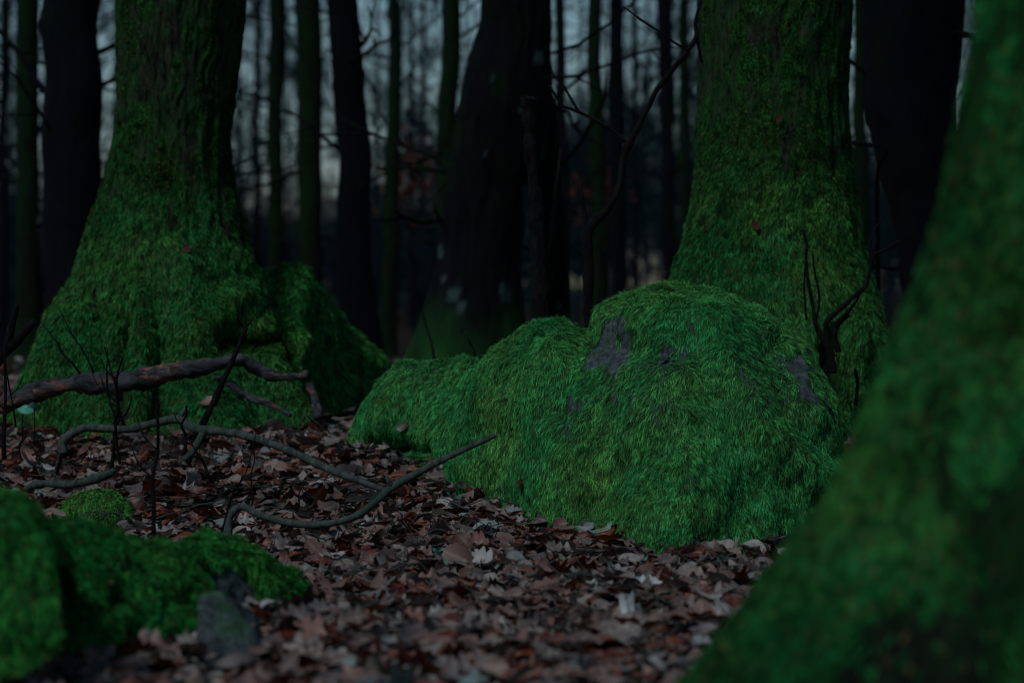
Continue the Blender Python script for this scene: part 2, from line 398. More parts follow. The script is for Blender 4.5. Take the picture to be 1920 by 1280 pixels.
cov = np.clip(1 - bare * 1.12, 0, 1) * (1 - .6 * thin) * np.clip(1.15 + 1.2 * fbm(Vb * np.array([1, 1, .4]), 26, 2, 19), .12, 1)
boulder = empty('mossy_boulder', (float(Vb[:, 0].mean()), 6.5, float(ground(.4, 6.3))), 'large grey boulder draped in bright green moss in front of the right tree', 'boulder', 'mossy boulders')
mesh_obj('rock', Vb, Fb, M['stone'], boulder, attrs={'mossy': np.clip(cov * 1.6 - .2, 0, 1)})
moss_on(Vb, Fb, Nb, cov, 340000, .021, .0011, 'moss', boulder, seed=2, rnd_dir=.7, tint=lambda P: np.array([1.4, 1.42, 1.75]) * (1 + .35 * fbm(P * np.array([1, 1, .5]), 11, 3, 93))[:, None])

# ------------------------------------------------------------------ trunks
def trunk(d, table, nth, zpx, lobes=(), bark=(.010, 26, 5), lump=(.02, 3), depth=.95, sculpt=(), ytop=None, seed=0, dshift=0):
    """table rows: photograph y, left edge, right edge.  lobes: (angle deg from +x towards the far side, centre py, height px, width rad, amp m)"""
    t = np.array(table, float); py = np.array(zpx, float)[:, None]
    xl, xr = np.interp(py, t[:, 0], t[:, 1]), np.interp(py, t[:, 0], t[:, 2])
    th = np.linspace(0, 2 * math.pi, nth, endpoint=False)[None, :]
    cx = ((xl + xr) / 2 - 960) / K * d; rx = (xr - xl) / 2 / K * d; z = CZ + (640 - py) / K * d
    r = np.ones_like(th) * rx
    for ang, pc, hp, wd, amp in lobes:
        dt = np.angle(np.exp(1j * (th - math.radians(ang))))
        fall = np.exp(-np.clip((pc - py) / hp, 0, 9) ** 1.3)
        r = r + amp * fall * np.exp(-(dt / (wd * (1.0 + .0 * fall))) ** 2)
    rr = r
    x = cx + rr * np.cos(th); y = d + dshift + rr * depth * np.sin(th)
    zz = np.broadcast_to(z, x.shape)
    V = np.stack([x, y, zz], -1).reshape(-1, 3); F = grid_faces(len(zpx), nth, True); N = vnormals(V, F)
    out = V - np.stack([np.broadcast_to(cx, x.shape), np.full(x.shape, d + dshift), zz], -1).reshape(-1, 3)
    if (N * out).sum() < 0: F = F[:, ::-1]; N = -N
    Q = V * np.array([1, 1, .2]) + .02 * noise(V, 9, seed + 6)[:, None]
    off = lump[0] * fbm(V * np.array([1, 1, .5]), lump[1], 3, seed + 1) + bark[0] * (1 - 2 * np.abs(noise(Q, bark[1], seed + 2))) * .7 + bark[0] * .5 * noise(Q, bark[1] * 2.3, seed + 3)
    qx, qy = pix(V)
    for poly, wid, amp in sculpt: off = off + amp * seg_field(qx, qy, poly, wid) * (N[:, 1] < .3)
    V = V + N * off[:, None]
    return V, F, vnormals(V, F)

def up_len(a, b): return lambda P: .26 + .78 * np.clip((pix(P)[1] - a) / (b - a), 0, 1)
def up_tint(a, b):                     # the thin crust of moss higher up is tinted darker and duller
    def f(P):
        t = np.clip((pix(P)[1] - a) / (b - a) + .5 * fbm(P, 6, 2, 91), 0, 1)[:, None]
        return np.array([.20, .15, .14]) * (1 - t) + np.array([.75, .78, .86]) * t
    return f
# left tree
dL = 8.25
tabL = [(-4200, 250, 400), (-500, 222, 440), (0, 216, 449), (150, 214, 447), (250, 208, 446), (350, 193, 448), (450, 170, 463), (520, 150, 480), (600, 105, 505), (650, 85, 515), (700, 62, 520), (760, 50, 520), (900, 30, 540)]
zl = np.concatenate([np.linspace(-4200, -60, 18), np.linspace(-40, 860, 330)])
lobL = [(-95, 800, 110, .30, .20), (-135, 800, 130, .22, .16), (-60, 790, 100, .25, .20), (-30, 780, 120, .22, .22), (60, 800, 150, .4, .2), (130, 800, 150, .4, .2)]
scL = [([(235, 600), (215, 690), (225, 790)], 14, -.09), ([(180, 560), (185, 700)], 12, -.05), ([(300, 640), (290, 790)], 14, -.03), ([(270, 560), (255, 760)], 22, .04),
       ([(345, 500), (350, 640)], 30, .03), ([(440, 560), (380, 620), (350, 700)], 26, .04), ([(420, 640), (500, 640)], 14, -.06)]
VL, FL, NL = trunk(dL, tabL, 360, zl, lobL, bark=(.010, 42, 5), lump=(.035, 3.2), sculpt=scL, seed=11)
qx, qy = pix(VL)
def mossy_up(V, qy, y0, y1, lo, s):
    base = np.clip((qy - y0) / (y1 - y0), 0, 1)
    n = fbm(V * np.array([1, 1, .6]), 7, 4, s)
    n2 = fbm(V * np.array([1, 1, .35]), 24, 3, s + 5)
    return np.clip(base * 1.5 + n * 1.2 + n2 * 2.6 + lo, 0, 1) * (qy > -150)
cL = mossy_up(VL, qy, 230, 520, .10, 61)
cL = cL * (1 - blobmask(qx, qy, [(235, 740, 16, 70, 0), (470, 633, 50, 12, 8), (295, 150, 26, 60, 0)]))
treeL = empty('mossy_tree', (float(at(330, 700, dL)[0]), dL, float(ground(-1.1, dL))), 'thick tree on the left with shaggy moss over its flared roots and lower trunk', 'tree', 'mossy trees in the foreground')
mesh_obj('trunk', VL, FL, M['bark'], treeL, attrs={'mossy': np.clip(cL * 1.3 - .25, 0, 1)})
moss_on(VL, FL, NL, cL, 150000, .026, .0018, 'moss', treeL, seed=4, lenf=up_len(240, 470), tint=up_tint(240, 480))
# its root mound on the right
def mound(nm, top, bot, df, ro, bo, nu, nv, count, parent, ridges=(), holes=(), tint=None, seed=0, lump=(.03, 3.5), fine=(.015, 14), L=.024, W=.0025, p1=.85, mat='stone', sink=.08):
    V, F, N = loft(top, bot, df, ro, bo, nu, nv, top[0][0], top[-1][0], lump, fine, ridges, seed, p1, sink)
    qx, qy = pix(V); c = np.clip(1 - blobmask(qx + 8 * noise(V, 18, 8), qy + 8 * noise(V, 18, 9), holes) * 1.2, 0, 1)
    o = mesh_obj(nm, V, F, M[mat], parent, attrs={'mossy': np.clip(c * 1.6 - .2, 0, 1)})
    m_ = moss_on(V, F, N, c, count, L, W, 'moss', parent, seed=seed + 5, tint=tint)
    return o
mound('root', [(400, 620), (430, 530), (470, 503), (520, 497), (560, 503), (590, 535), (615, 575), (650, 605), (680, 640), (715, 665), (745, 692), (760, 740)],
      [(400, 770), (460, 768), (560, 775), (620, 760), (680, 748), (745, 742), (760, 745)], lambda px, bt: dist_of(bt) - .55 + (px < 620) * 0, .55, .35, 150, 110, 70000, treeL, p1=1.15, tint=lambda P: np.array([1.1, 1.2, 1.2]) + 0 * P,  # moss colour lifted evenly to make up for the left trunk's shadow
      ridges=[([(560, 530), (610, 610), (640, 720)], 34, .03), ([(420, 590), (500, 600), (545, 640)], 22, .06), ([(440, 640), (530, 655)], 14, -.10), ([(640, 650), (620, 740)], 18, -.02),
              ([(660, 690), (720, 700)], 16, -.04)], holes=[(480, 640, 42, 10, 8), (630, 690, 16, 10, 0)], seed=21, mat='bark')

# right tree behind the boulder
dR = 7.9
tabR = [(-4200, 1350, 1550), (-500, 1325, 1585), (0, 1319, 1592), (200, 1314, 1597), (350, 1308, 1602), (450, 1288, 1612), (520, 1262, 1625), (600, 1225, 1650), (660, 1200, 1668), (800, 1180, 1640), (1000, 1150, 1640)]
VR, FR, NR = trunk(dR, tabR, 340, np.concatenate([np.linspace(-4200, -60, 18), np.linspace(-40, 900, 320)]),
                   [(-40, 760, 110, .2, .16), (-75, 760, 110, .3, .10), (60, 760, 150, .4, .2), (140, 760, 150, .4, .2)], bark=(.010, 30, 5), lump=(.03, 3),
                   sculpt=[([(1555, 640), (1570, 760)], 20, -.12), ([(1600, 620), (1610, 740)], 16, .05)], seed=31)
qx, qy = pix(VR); cR = mossy_up(VR, qy, 140, 460, .28, 71)
cR = cR * (1 - blobmask(qx, qy, [(1560, 690, 22, 60, -8)]))
treeR = empty('mossy_tree', (float(at(1450, 700, dR)[0]), dR, float(ground(.9, dR))), 'upright mossy tree trunk rising directly behind the large boulder', 'tree', 'mossy trees in the foreground')
mesh_obj('trunk', VR, FR, M['bark'], treeR, attrs={'mossy': np.clip(cR * 1.3 - .25, 0, 1)})
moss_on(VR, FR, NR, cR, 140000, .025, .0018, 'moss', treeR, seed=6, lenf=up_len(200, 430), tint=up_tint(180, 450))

# blurred near tree on the right edge
dN = 2.95
tabN = [(-9000, 1900, 2450), (-600, 1862, 2500), (0, 1838, 2520), (120, 1826, 2520), (220, 1812, 2525), (330, 1786, 2540), (430, 1762, 2560), (500, 1738, 2580), (600, 1704, 2600), (720, 1640, 2640), (880, 1560, 2700), (1000, 1498, 2740),
        (1150, 1402, 2800), (1280, 1310, 2850), (1500, 1120, 2950), (1750, 980, 3050)]
VN, FN, NN = trunk(dN, tabN, 260, np.concatenate([np.linspace(-9000, -400, 14), np.linspace(-300, 1750, 240)]), [], bark=(.006, 34, 5), lump=(.022, 5), depth=.62, seed=41,
                   sculpt=[([(1920, 600), (1840, 900), (1900, 1280)], 60, -.03), ([(1700, 700), (1600, 1100)], 50, .012)])
qx, qy = pix(VN); cN = mossy_up(VN, qy, 150, 500, -.10, 81) * np.clip(1.25 - 1.9 * (qx - np.interp(qy, [r_[0] for r_ in tabN], [r_[1] for r_ in tabN])) / 400 + 2.0 * fbm(VN, 6, 3, 87), .04, 1)  # moss thins to the right, putting the trunk's shaded side into its colour
treeN = empty('mossy_tree', (float(at(2180, 700, dN)[0]), dN, float(ground(.6, dN))), 'blurred mossy tree base leaning out at the right edge close to the camera', 'tree', 'mossy trees in the foreground')
mesh_obj('trunk', VN, FN, M['bark_near'], treeN, attrs={'mossy': np.clip(cN * 1.3 - .25, 0, 1)})
moss_on(VN, FN, NN, cN, 70000, .016, .0022, 'moss', treeN, seed=8, tint=lambda P: np.array([.34, .52, .56]) * (1 + .9 * fbm(P, 9, 2, 88))[:, None])

# near-left mossy stones, blurred
b2 = empty('mossy_boulder', (float(at(250, 1200, 4.2)[0]), 4.2, float(ground(-.7, 4.2))), 'low blurred mossy boulder in the lower left corner of the clearing', 'boulder', 'mossy boulders')
mound('rock', [(-220, 1000), (0, 1000), (110, 978), (200, 990), (250, 1012), (310, 1010), (360, 1035), (392, 1080), (404, 1140), (408, 1200)],
      [(-220, 1400), (0, 1380), (180, 1300), (300, 1260), (350, 1240), (408, 1215)], lambda px, bt: np.interp(px, [-220, 200, 408], [3.7, 4.05, 4.3]), .3, .5, 130, 90, 55000, b2, seed=91, L=.018, W=.0022, lump=(.025, 5), fine=(.02, 20), tint=lambda P: np.array([.45, .85, .75]) * (1 + .4 * fbm(P, 9, 2, 94))[:, None])
mound('rock', [(310, 1030), (340, 1004), (390, 998), (440, 1018), (500, 1044), (545, 1072), (575, 1110), (588, 1160)],
      [(310, 1240), (400, 1215), (460, 1190), (540, 1180), (588, 1172)], lambda px, bt: np.interp(px, [310, 588], [4.55, 4.8]), .14, .3, 90, 80, 24000, b2, seed=95, L=.018, W=.0022, lump=(.02, 5), fine=(.02, 20),
      holes=[(425, 1128, 62, 70, -30), (480, 1190, 70, 24, 10)], tint=lambda P: np.array([.45, .85, .75]) * (1 + .4 * fbm(P, 9, 2, 94))[:, None])
mound('rock', [(-300, 930), (-120, 890), (0, 903), (40, 917), (72, 945), (92, 985), (112, 1040)],
      [(-300, 1200), (0, 1170), (112, 1110)], lambda px, bt: 3.62 + px * 0, .2, .3, 70, 80, 22000, b2, seed=99, L=.016, W=.002, lump=(.02, 5), fine=(.018, 20), tint=lambda P: np.array([.4, .8, .7]) + 0 * P)
Vs, Fs, Ns = loft([(368, 1112), (392, 1100), (425, 1110), (455, 1136), (478, 1164), (496, 1196)], [(368, 1230), (430, 1225), (496, 1205)], lambda px, bt: 4.22 + px * 0, .12, .3, 60, 60, 368, 496, (.012, 6), (.006, 22), (), 120, .8, .06)
mesh_obj('rock', Vs, Fs, M['stone'], b2, attrs={'mossy': np.clip(fbm(Vs, 12, 3, 4) * 2 - .3, 0, .45)})

# small cushion
cu = empty('moss_cushion', tuple(at(178, 955, 6.35)), 'small bright green moss cushion lying among dead leaves', 'moss clump')
mound('cushion', [(98, 955), (122, 935), (150, 920), (185, 914), (215, 920), (238, 936), (256, 955)], [(98, 966), (178, 974), (256, 966)], lambda px, bt: dist_of(bt) - .12, .09, .1, 40, 30, 15000, cu,
      seed=105, L=.013, W=.0016, lump=(.008, 12), fine=(.006, 40), sink=.03)

# ------------------------------------------------------------------ dead leaves
def leaf_mesh(kind, r, nl, nw):
    t = np.linspace(0, 1, nl + 1); env = np.sin(math.pi * np.clip(t, 0.02, .985) ** .75) ** .7
    if kind == 'oak': w_ = .36 * env * (1 + .42 * np.cos(2 * math.pi * (4.0 * t + .1))) * (.55 + .6 * t)
    elif kind == 'maple': w_ = .50 * env * (1 + .3 * np.cos(2 * math.pi * 3 * t + 2.6))
    else: w_ = .33 * env
    s = np.linspace(-1, 1, 2 * nw + 1)
    T, S = np.meshgrid(t, s, indexing='ij')
    lobe = 0.14 * np.abs(S) * (kind != 'beech')
    x = (T - .5) + lobe * .6; y = S * w_[:, None]
    c1, c2, tw, cp = r.uniform(-1.3, 1.3), r.uniform(.1, 1.5) * r.choice([-1, 1], p=[.35, .65]), r.uniform(-1.3, 1.3), r.uniform(.03, .08)
    kk = c2 * 1.6; z = (1 - np.cos(kk * y)) / kk + cp * np.abs(S) * .6 + .035 * np.sin(9 * T + 5 * S * r.uniform(.5, 1.5)) * np.abs(S); y = np.sin(kk * y) / kk
    a = tw * (T - .5); y, z = y * np.cos(a) - z * np.sin(a), y * np.sin(a) + z * np.cos(a)
    ang = c1 * 1.3 * x; R_ = 1 / (abs(c1) * 1.3 + 1e-6)
    z = z * np.cos(ang) + np.sign(c1) * R_ * (1 - np.cos(ang)); x = np.sin(ang) * R_ * np.sign(c1) * 1.0
    V = np.stack([x, y, z], -1).reshape(-1, 3); F = grid_faces(nl + 1, 2 * nw + 1)
    vein = (1 - np.abs(S)).reshape(-1) * 1.0; vein = np.where(np.abs(S.reshape(-1)) < 1e-6, 1, 0)
    # stalk
    st = np.array([[-.5, 0, 0]]) ; n = len(V)
    p0 = V[nw]; V = np.vstack([V, p0 + [0, .012, 0], p0 - [0, .012, 0], p0 + [-.2, .03, .03]]); F3 = np.array([[n, n + 1, n + 2]])
    vein = np.concatenate([vein, [1, 1, 1]])
    return V, F, F3, vein.astype(float)
lr = np.random.default_rng(5)
kinds = ['oak', 'beech', 'maple', 'oak', 'beech', 'oak', 'beech', 'beech', 'oak', 'beech', 'oak', 'beech', 'oak', 'beech']
LM = [leaf_mesh(k, lr, 12, 1) for k in kinds]
LMlo = [leaf_mesh(k, lr, 6, 1) for k in kinds]
def euler_mats(yaw, pitch, roll):
    cy, sy, cp, sp, cr, sr = np.cos(yaw), np.sin(yaw), np.cos(pitch), np.sin(pitch), np.cos(roll), np.sin(roll)
    R_ = np.empty((len(yaw), 3, 3))
    R_[:, 0, 0] = cy * cp; R_[:, 0, 1] = cy * sp * sr - sy * cr; R_[:, 0, 2] = cy * sp * cr + sy * sr
    R_[:, 1, 0] = sy * cp; R_[:, 1, 1] = sy * sp * sr + cy * cr; R_[:, 1, 2] = sy * sp * cr - cy * sr
    R_[:, 2, 0] = -sp; R_[:, 2, 1] = cp * sr; R_[:, 2, 2] = cp * cr
    return R_
def scatter(n, d0, d1, spread=1.35, pw=1.0):
    d = d0 + (d1 - d0) * lr.random(n) ** pw
    x = (lr.random(n) * 2 - 1) * (960 / K) * d * spread
    return x, d
x1, y1 = scatter(19500, 3.5, 8.0, 1.42, .95); x2, y2 = scatter(6500, 8.0, 15, 1.7, .8)
x3, y3 = scatter(1000, 2.2, 3.5, 1.6)
LX = np.concatenate([x1, x3, x2]); LY = np.concatenate([y1, y3, y2])
gpx = 960 + LX / LY * K; gpy = 640 - (ground(LX, LY) - CZ) / LY * K
under = (gpx > 700) & (gpx < 1590) & (gpy < interp(gpx, bot) - 12) & (LY < 7.9)
under |= (gpx > 360) & (gpx < 520) & (LY > 4.0) & (LY < 4.65) & (lr.random(len(LX)) < .8)
under |= (gpx > 95) & (gpx < 258) & (LY > 6.05) & (LY < 6.42) & (gpx > 110) & (gpx < 245)
LX, LY = LX[~under], LY[~under]; n = len(LX)
size = lr.uniform(.028, .084, n) * np.where(lr.random(n) < .12, 1.2, 1)
hgt = lr.random(n) ** 1.2 * .036 + .006
yaw = lr.random(n) * 6.283; tl = np.where(lr.random(n) < .28, .75, .32)
pitch = lr.normal(size=n) * tl * .45; roll = lr.normal(size=n) * tl
flip = lr.random(n) < .45; roll = roll + flip * math.pi
pos = np.stack([LX, LY, ground(LX, LY) + hgt + .12 * size * np.abs(np.sin(pitch))], 1)
R3 = euler_mats(yaw, pitch, roll); kid = lr.integers(0, len(LM), n); rnd = lr.random(n)
qx, qy = pix(pos)
top_layer = (hgt > .022) & (qx > 20) & (qx < 1900) & (qy < 1270) & (LY < 6.9)
top_layer &= ~((qx < 420) & (qy > 1000)) & ~((qx > 1420) & (qy > 1000)) & (qx < 1500)
score = np.where(top_layer, size / LY * (.6 + .4 * np.abs(np.sin(pitch)) + .3 * lr.random(n)), -1)
pick = np.zeros(n, bool); pick[np.argsort(-score)[:276]] = True
shared = []
for k, (V, F, F3, ve) in enumerate(LM):
    o = mesh_obj('leaf', V, [F, F3], M['leaf'], None, True, {'vein': ve}); shared.append(o.data); bpy.data.objects.remove(o)
from mathutils import Matrix
for i in np.nonzero(pick)[0]:
    o = bpy.data.objects.new('leaf', shared[kid[i]]); COL.objects.link(o); o.parent = floor
    m4 = Matrix([[*(R3[i, a] * size[i]), pos[i, a]] for a in range(3)] + [[0, 0, 0, 1]]); o.matrix_basis = m4
allV, F4, F3s, ve_, rn_ = [], [], [], [], []; nb = 0
lo = LY > 7.6
for bank, sel in ((LM, ~lo), (LMlo, lo)):
    for k, (V, F, F3, ve) in enumerate(bank):
        ii = np.nonzero((kid == k) & ~pick & sel)[0]
        if not len(ii): continue
        W_ = np.einsum('nab,vb->nva', R3[ii] * size[ii][:, None, None], V) + pos[ii][:, None, :]
        nv = len(V); offs = (np.arange(len(ii)) * nv + nb)[:, None, None]
        F4.append((F[None] + offs).reshape(-1, 4)); F3s.append((F3[None] + offs).reshape(-1, 3))
        allV.append(W_.reshape(-1, 3)); ve_.append(np.tile(ve, len(ii))); rn_.append(np.repeat(rnd[ii], nv)); nb += nv * len(ii)
mesh_obj('leaf_litter', np.concatenate(allV), [np.concatenate(F4), np.concatenate(F3s)], M['leaves'], floor, True,
         {'vein': np.concatenate(ve_), 'rnd': np.concatenate(rn_)}, 'stuff')
def special_leaf(px, py, d, size_, mat, lab, k=1, pitch_=.5, roll_=.3, yaw_=0.3, zoff=0):
    V, F, F3, ve = LM[k]; R_ = euler_mats(np.array([yaw_]), np.array([pitch_]), np.array([roll_]))[0]
    o = mesh_obj('leaf', (V * size_) @ R_.T + at(px, py, d), [F, F3], M[mat], floor, True, {'vein': ve}); o['label'] = lab; return o
special_leaf(1190, 1158, 4.75, .10, 'pale_leaf', 'pale grey leaf lying among the brown ones', 2, .1, .7, 1.2)
special_leaf(826, 1040, 5.6, .05, 'teal_leaf', 'small blue green leaf', 1, -.6, .6, 2.6)
special_leaf(1125, 1180, 4.7, .045, 'teal_leaf', 'small blurred blue green leaf', 4, .4, .6, .6)
special_leaf(1215, 970 + 120, 5.1, .06, 'pale_leaf', 'whitish curled leaf', 3, .2, .5, .2)
# small fallen twigs in the litter
tw = MB()
for i in range(420):
    x, y = scatter(1, 4, 9.5, 1.1); x, y = float(x[0]), float(y[0]); a = random.random() * 6.28; L = random.uniform(.06, .22)
    g = float(ground(x, y)) + random.uniform(.03, .06)
    P = [np.array([x, y, g]) + np.array([math.cos(a), math.sin(a), random.uniform(-.1, .35)]) * L * t + np.array([random.gauss(0, .006) for _ in range(3)]) for t in (0, .33, .66, 1)]
    tw.tube(catmull(P, 3), np.linspace(.0022, .001, 10), 4)
tw.build('twig_litter', M['stick'], floor, kind='stuff')

def caught_leaf(V, N, px, py, size_, k, mat, label, yaw_=0):
    qx, qy = pix(V); c = np.where((N[:, 1] < -.1), np.hypot(qx - px, qy - py), 1e9); i = int(np.argmin(c))
    Vl, F, F3, ve = LM[k]; n = Vector(N[i]); q = n.to_track_quat('Z', 'Y').to_matrix() @ Matrix.Rotation(yaw_, 3, 'Z')
    p = V[i] + N[i] * .018
    o = mesh_obj('dead_leaf', (Vl * size_) @ np.array(q).T + p, [F, F3], M[mat], None, True, {'vein': ve, 'rnd': np.full(len(Vl), .6 if 'pale' not in label else .78)}, origin=tuple(p))
    tag(o, label, 'leaf')
caught_leaf(VR, NR, 1463, 222, .03, 1, 'brown_leaf', 'tiny red brown leaf caught high on the right tree trunk', 1.2)
caught_leaf(VR, NR, 1416, 425, .04, 4, 'brown_leaf', 'brown leaf stuck in the moss of the right tree at mid height', 2)
caught_leaf(VL, NL, 358, 470, .04, 0, 'brown_leaf', 'brown leaf stuck in the moss of the left tree', 2.4)
caught_leaf(Vb, Nb, 985, 900, .03, 4, 'brown_leaf', 'tiny brown leaf lying on the left flank of the boulder moss', .4)

rl = random.Random(9)
for V_, N_, spots_ in ((Vb, Nb, [(880, 900), (905, 925), (1020, 975), (1060, 985), (1110, 1000), (1190, 1015), (1255, 1030), (1330, 1035), (720, 850), (760, 800)]), (VL, NL, [(280, 765), (390, 760)])):
    qx_, qy_ = pix(V_)
    for px, py in spots_:
        i = int(np.argmin(np.where(N_[:, 1] < -.1, np.hypot(qx_ - px, qy_ - py), 1e9))); q = Vector(N_[i]).to_track_quat('Z', 'Y').to_matrix() @ Matrix.Rotation(rl.uniform(0, 6), 3, 'Z')
        o = bpy.data.objects.new('leaf', shared[rl.randrange(14)]); COL.objects.link(o); o.parent = floor
        m4 = (q * rl.uniform(.035, .06)).to_4x4(); m4.translation = Vector(V_[i] + N_[i] * .02); m4[3][3] = 1; o.matrix_basis = m4

# ------------------------------------------------------------------ sticks, branches, saplings
def stick(mb, pts, n=8, sides=8, rough=.12, jit=0.0, seed=0):
    """pts: px, py, distance, radius in photograph pixels"""
    p = np.array(pts, float); P = np.array([at(a, b, c) for a, b, c, _ in p]); R_ = p[:, 3] / K * p[:, 2]
    C_ = catmull(np.hstack([P, R_[:, None]]), n); Q = C_[:, :3]
    if jit: Q = Q + jit * np.stack([noise(Q, 14, seed), noise(Q, 14, seed + 1), noise(Q, 14, seed + 2)], 1)
    rad_ = C_[:, 3] * (1 + rough * 1.1 * noise(Q, 26, seed + 5) + rough * 1.3 * np.clip(noise(Q, 17, seed + 8) - .45, 0, 1))
    mb.tube(Q, np.maximum(rad_, .0006), sides, rough, seed)
def thing(name, pts_list, mat, label, cat, group=None, parts=None, **k):
    if name == 'fallen_log': pts_list = [[(a, b + 4, c, r_ * .8) for a, b, c, r_ in q] for q in pts_list]
    p0 = at(*pts_list[0][0][:3]); e = empty(name, tuple(p0), label, cat, group)
    for i, pts in enumerate(pts_list):
        mb = MB(); stick(mb, pts, seed=i * 7 + len(name), **k); mb.build((parts or ['branch'])[min(i, len(parts or [1]) - 1)], M[mat], e)
    return e
thing('fallen_log', [[(-60, 770, 7.45, 20), (0, 756, 7.42, 21), (60, 733, 7.4, 20), (140, 715, 7.38, 21), (230, 712, 7.35, 24), (320, 694, 7.3, 21), (400, 680, 7.28, 16), (445, 671, 7.28, 17), (475, 683, 7.3, 16), (510, 700, 7.3, 12), (545, 702, 7.3, 11), (578, 698, 7.28, 9)],
      [(574, 705, 7.3, 9), (588, 735, 7.28, 9), (597, 780, 7.25, 10)], [(405, 705, 7.35, 7), (440, 722, 7.3, 7), (470, 742, 7.3, 8), (510, 755, 7.28, 7), (545, 775, 7.25, 6)]],
      'log', 'rotting log with peeling bark lying across the left tree roots', 'log', parts=['log', 'branch', 'branch'], rough=.28, sides=16, n=10)
e = thing('fallen_branch', [[(118, 850, 6.75, 9), (120, 826, 6.75, 9), (155, 803, 6.72, 8), (200, 803, 6.7, 7.5), (240, 804, 6.68, 8), (290, 793, 6.65, 8), (332, 786, 6.6, 9), (365, 803, 6.55, 9), (410, 808, 6.5, 8), (460, 816, 6.45, 8), (520, 836, 6.4, 7), (570, 857, 6.35, 7),
      (620, 880, 6.28, 7), (680, 903, 6.2, 6), (725, 920, 6.1, 5)], [(120, 830, 6.75, 5), (112, 860, 6.8, 5), (105, 890, 6.85, 4)], [(332, 786, 6.6, 7), (345, 770, 6.6, 4), (348, 760, 6.6, 3)], [(380, 812, 6.52, 6), (362, 845, 6.5, 6), (345, 862, 6.5, 5)]],
      'stick', 'long grey branch lying across the leaves below the rotting log', 'branch', parts=['stem', 'twig'], rough=.14)
thing('fallen_branch', [[(427, 1005, 5.95, 9), (430, 968, 5.95, 8), (455, 950, 5.95, 7), (490, 966, 5.92, 7), (550, 981, 5.9, 7), (610, 982, 5.88, 7), (665, 968, 5.86, 7), (705, 940, 5.85, 7), (735, 913, 5.85, 8), (780, 888, 5.85, 6.5), (830, 862, 5.85, 5.5), (880, 838, 5.85, 5), (930, 815, 5.85, 4.5)],
      [(735, 913, 5.85, 6), (728, 900, 5.84, 4), (724, 893, 5.84, 3)]], 'stick', 'curved grey stick arching up in front of the boulder', 'branch', parts=['stem', 'twig'], rough=.1)
thing('fallen_branch', [[(352, 870, 6.6, 5), (378, 800, 6.6, 6.5), (402, 750, 6.6, 6), (425, 700, 6.6, 5), (445, 655, 6.6, 4.5), (462, 614, 6.6, 4)], [(462, 618, 6.6, 2.5), (450, 606, 6.6, 1.8), (444, 594, 6.58, 1.5)],
      [(462, 618, 6.6, 2), (460, 600, 6.6, 1.5), (458, 578, 6.6, 1)], [(462, 612, 6.6, 2), (472, 600, 6.6, 1.3), (478, 588, 6.6, 1)]], 'twig', 'dark leaning stick crossing in front of the rotting log', 'branch', parts=['stem', 'twig'], rough=.2)
thing('fallen_branch', [[(50, 915, 6.0, 7), (80, 906, 5.95, 7), (130, 908, 5.9, 8), (180, 897, 5.85, 9), (212, 884, 5.8, 8)]], 'stick', 'short grey stick lying just behind the moss cushion', 'branch', parts=['stem'])
# tall dead stem and bare sapling behind the boulder
thing('dead_sapling', [[(1018, 640, 7.4, 18), (1014, 560, 7.4, 15), (1008, 470, 7.4, 14), (1004, 380, 7.4, 14), (996, 300, 7.4, 14), (992, 230, 7.4, 12), (984, 182, 7.4, 9)], [(1022, 600, 7.4, 8), (1030, 520, 7.45, 7), (1036, 440, 7.5, 6), (1044, 350, 7.55, 4), (1052, 280, 7.6, 3)],
      [(985, 184, 7.4, 6), (1000, 186, 7.38, 4), (1006, 192, 7.38, 3)], [(1024, 480, 7.4, 3), (1010, 505, 7.4, 4), (1004, 520, 7.4, 3)]],
      'twig', 'broken dead stem standing behind the left shoulder of the boulder', 'dead tree', parts=['stem', 'stem', 'wood', 'twig'], rough=.35, sides=10)
thing('bare_sapling', [[(1104, 620, 7.3, 9), (1102, 560, 7.3, 9), (1104, 500, 7.3, 9), (1100, 440, 7.3, 10), (1118, 412, 7.3, 9), (1140, 392, 7.3, 6), (1160, 350, 7.3, 6), (1168, 300, 7.3, 6), (1178, 272, 7.3, 7), (1196, 240, 7.3, 5.5), (1218, 196, 7.3, 5), (1232, 168, 7.3, 5),
      (1262, 130, 7.3, 4.5), (1290, 95, 7.3, 4.5), (1306, 68, 7.3, 4), (1304, 40, 7.3, 3), (1314, 0, 7.3, 3), (1322, -60, 7.3, 2)],
      [(1101, 450, 7.3, 8), (1096, 410, 7.3, 6), (1092, 375, 7.3, 4.5), (1087, 348, 7.3, 2)],
      [(1178, 270, 7.3, 4), (1150, 246, 7.3, 3.5), (1110, 222, 7.3, 3), (1075, 206, 7.3, 3), (1052, 196, 7.3, 3), (1030, 160, 7.3, 2)],
      [(1085, 210, 7.3, 3), (1072, 188, 7.3, 2.5), (1056, 160, 7.3, 2), (1038, 140, 7.3, 1.5), (1032, 120, 7.3, 1)],
      [(1306, 68, 7.3, 3), (1290, 92, 7.28, 2.5), (1270, 84, 7.25, 2.2), (1240, 62, 7.2, 2), (1205, 40, 7.2, 2), (1168, 12, 7.2, 1.5)],
      [(1306, 70, 7.3, 3), (1312, 96, 7.32, 2.5), (1316, 118, 7.35, 2)], [(1104, 500, 7.3, 4), (1094, 470, 7.3, 2.5), (1090, 440, 7.3, 1.5)]],
      'twig', 'crooked bare sapling curving up between boulder and right tree', 'sapling', parts=['stem', 'twig'], rough=.15)
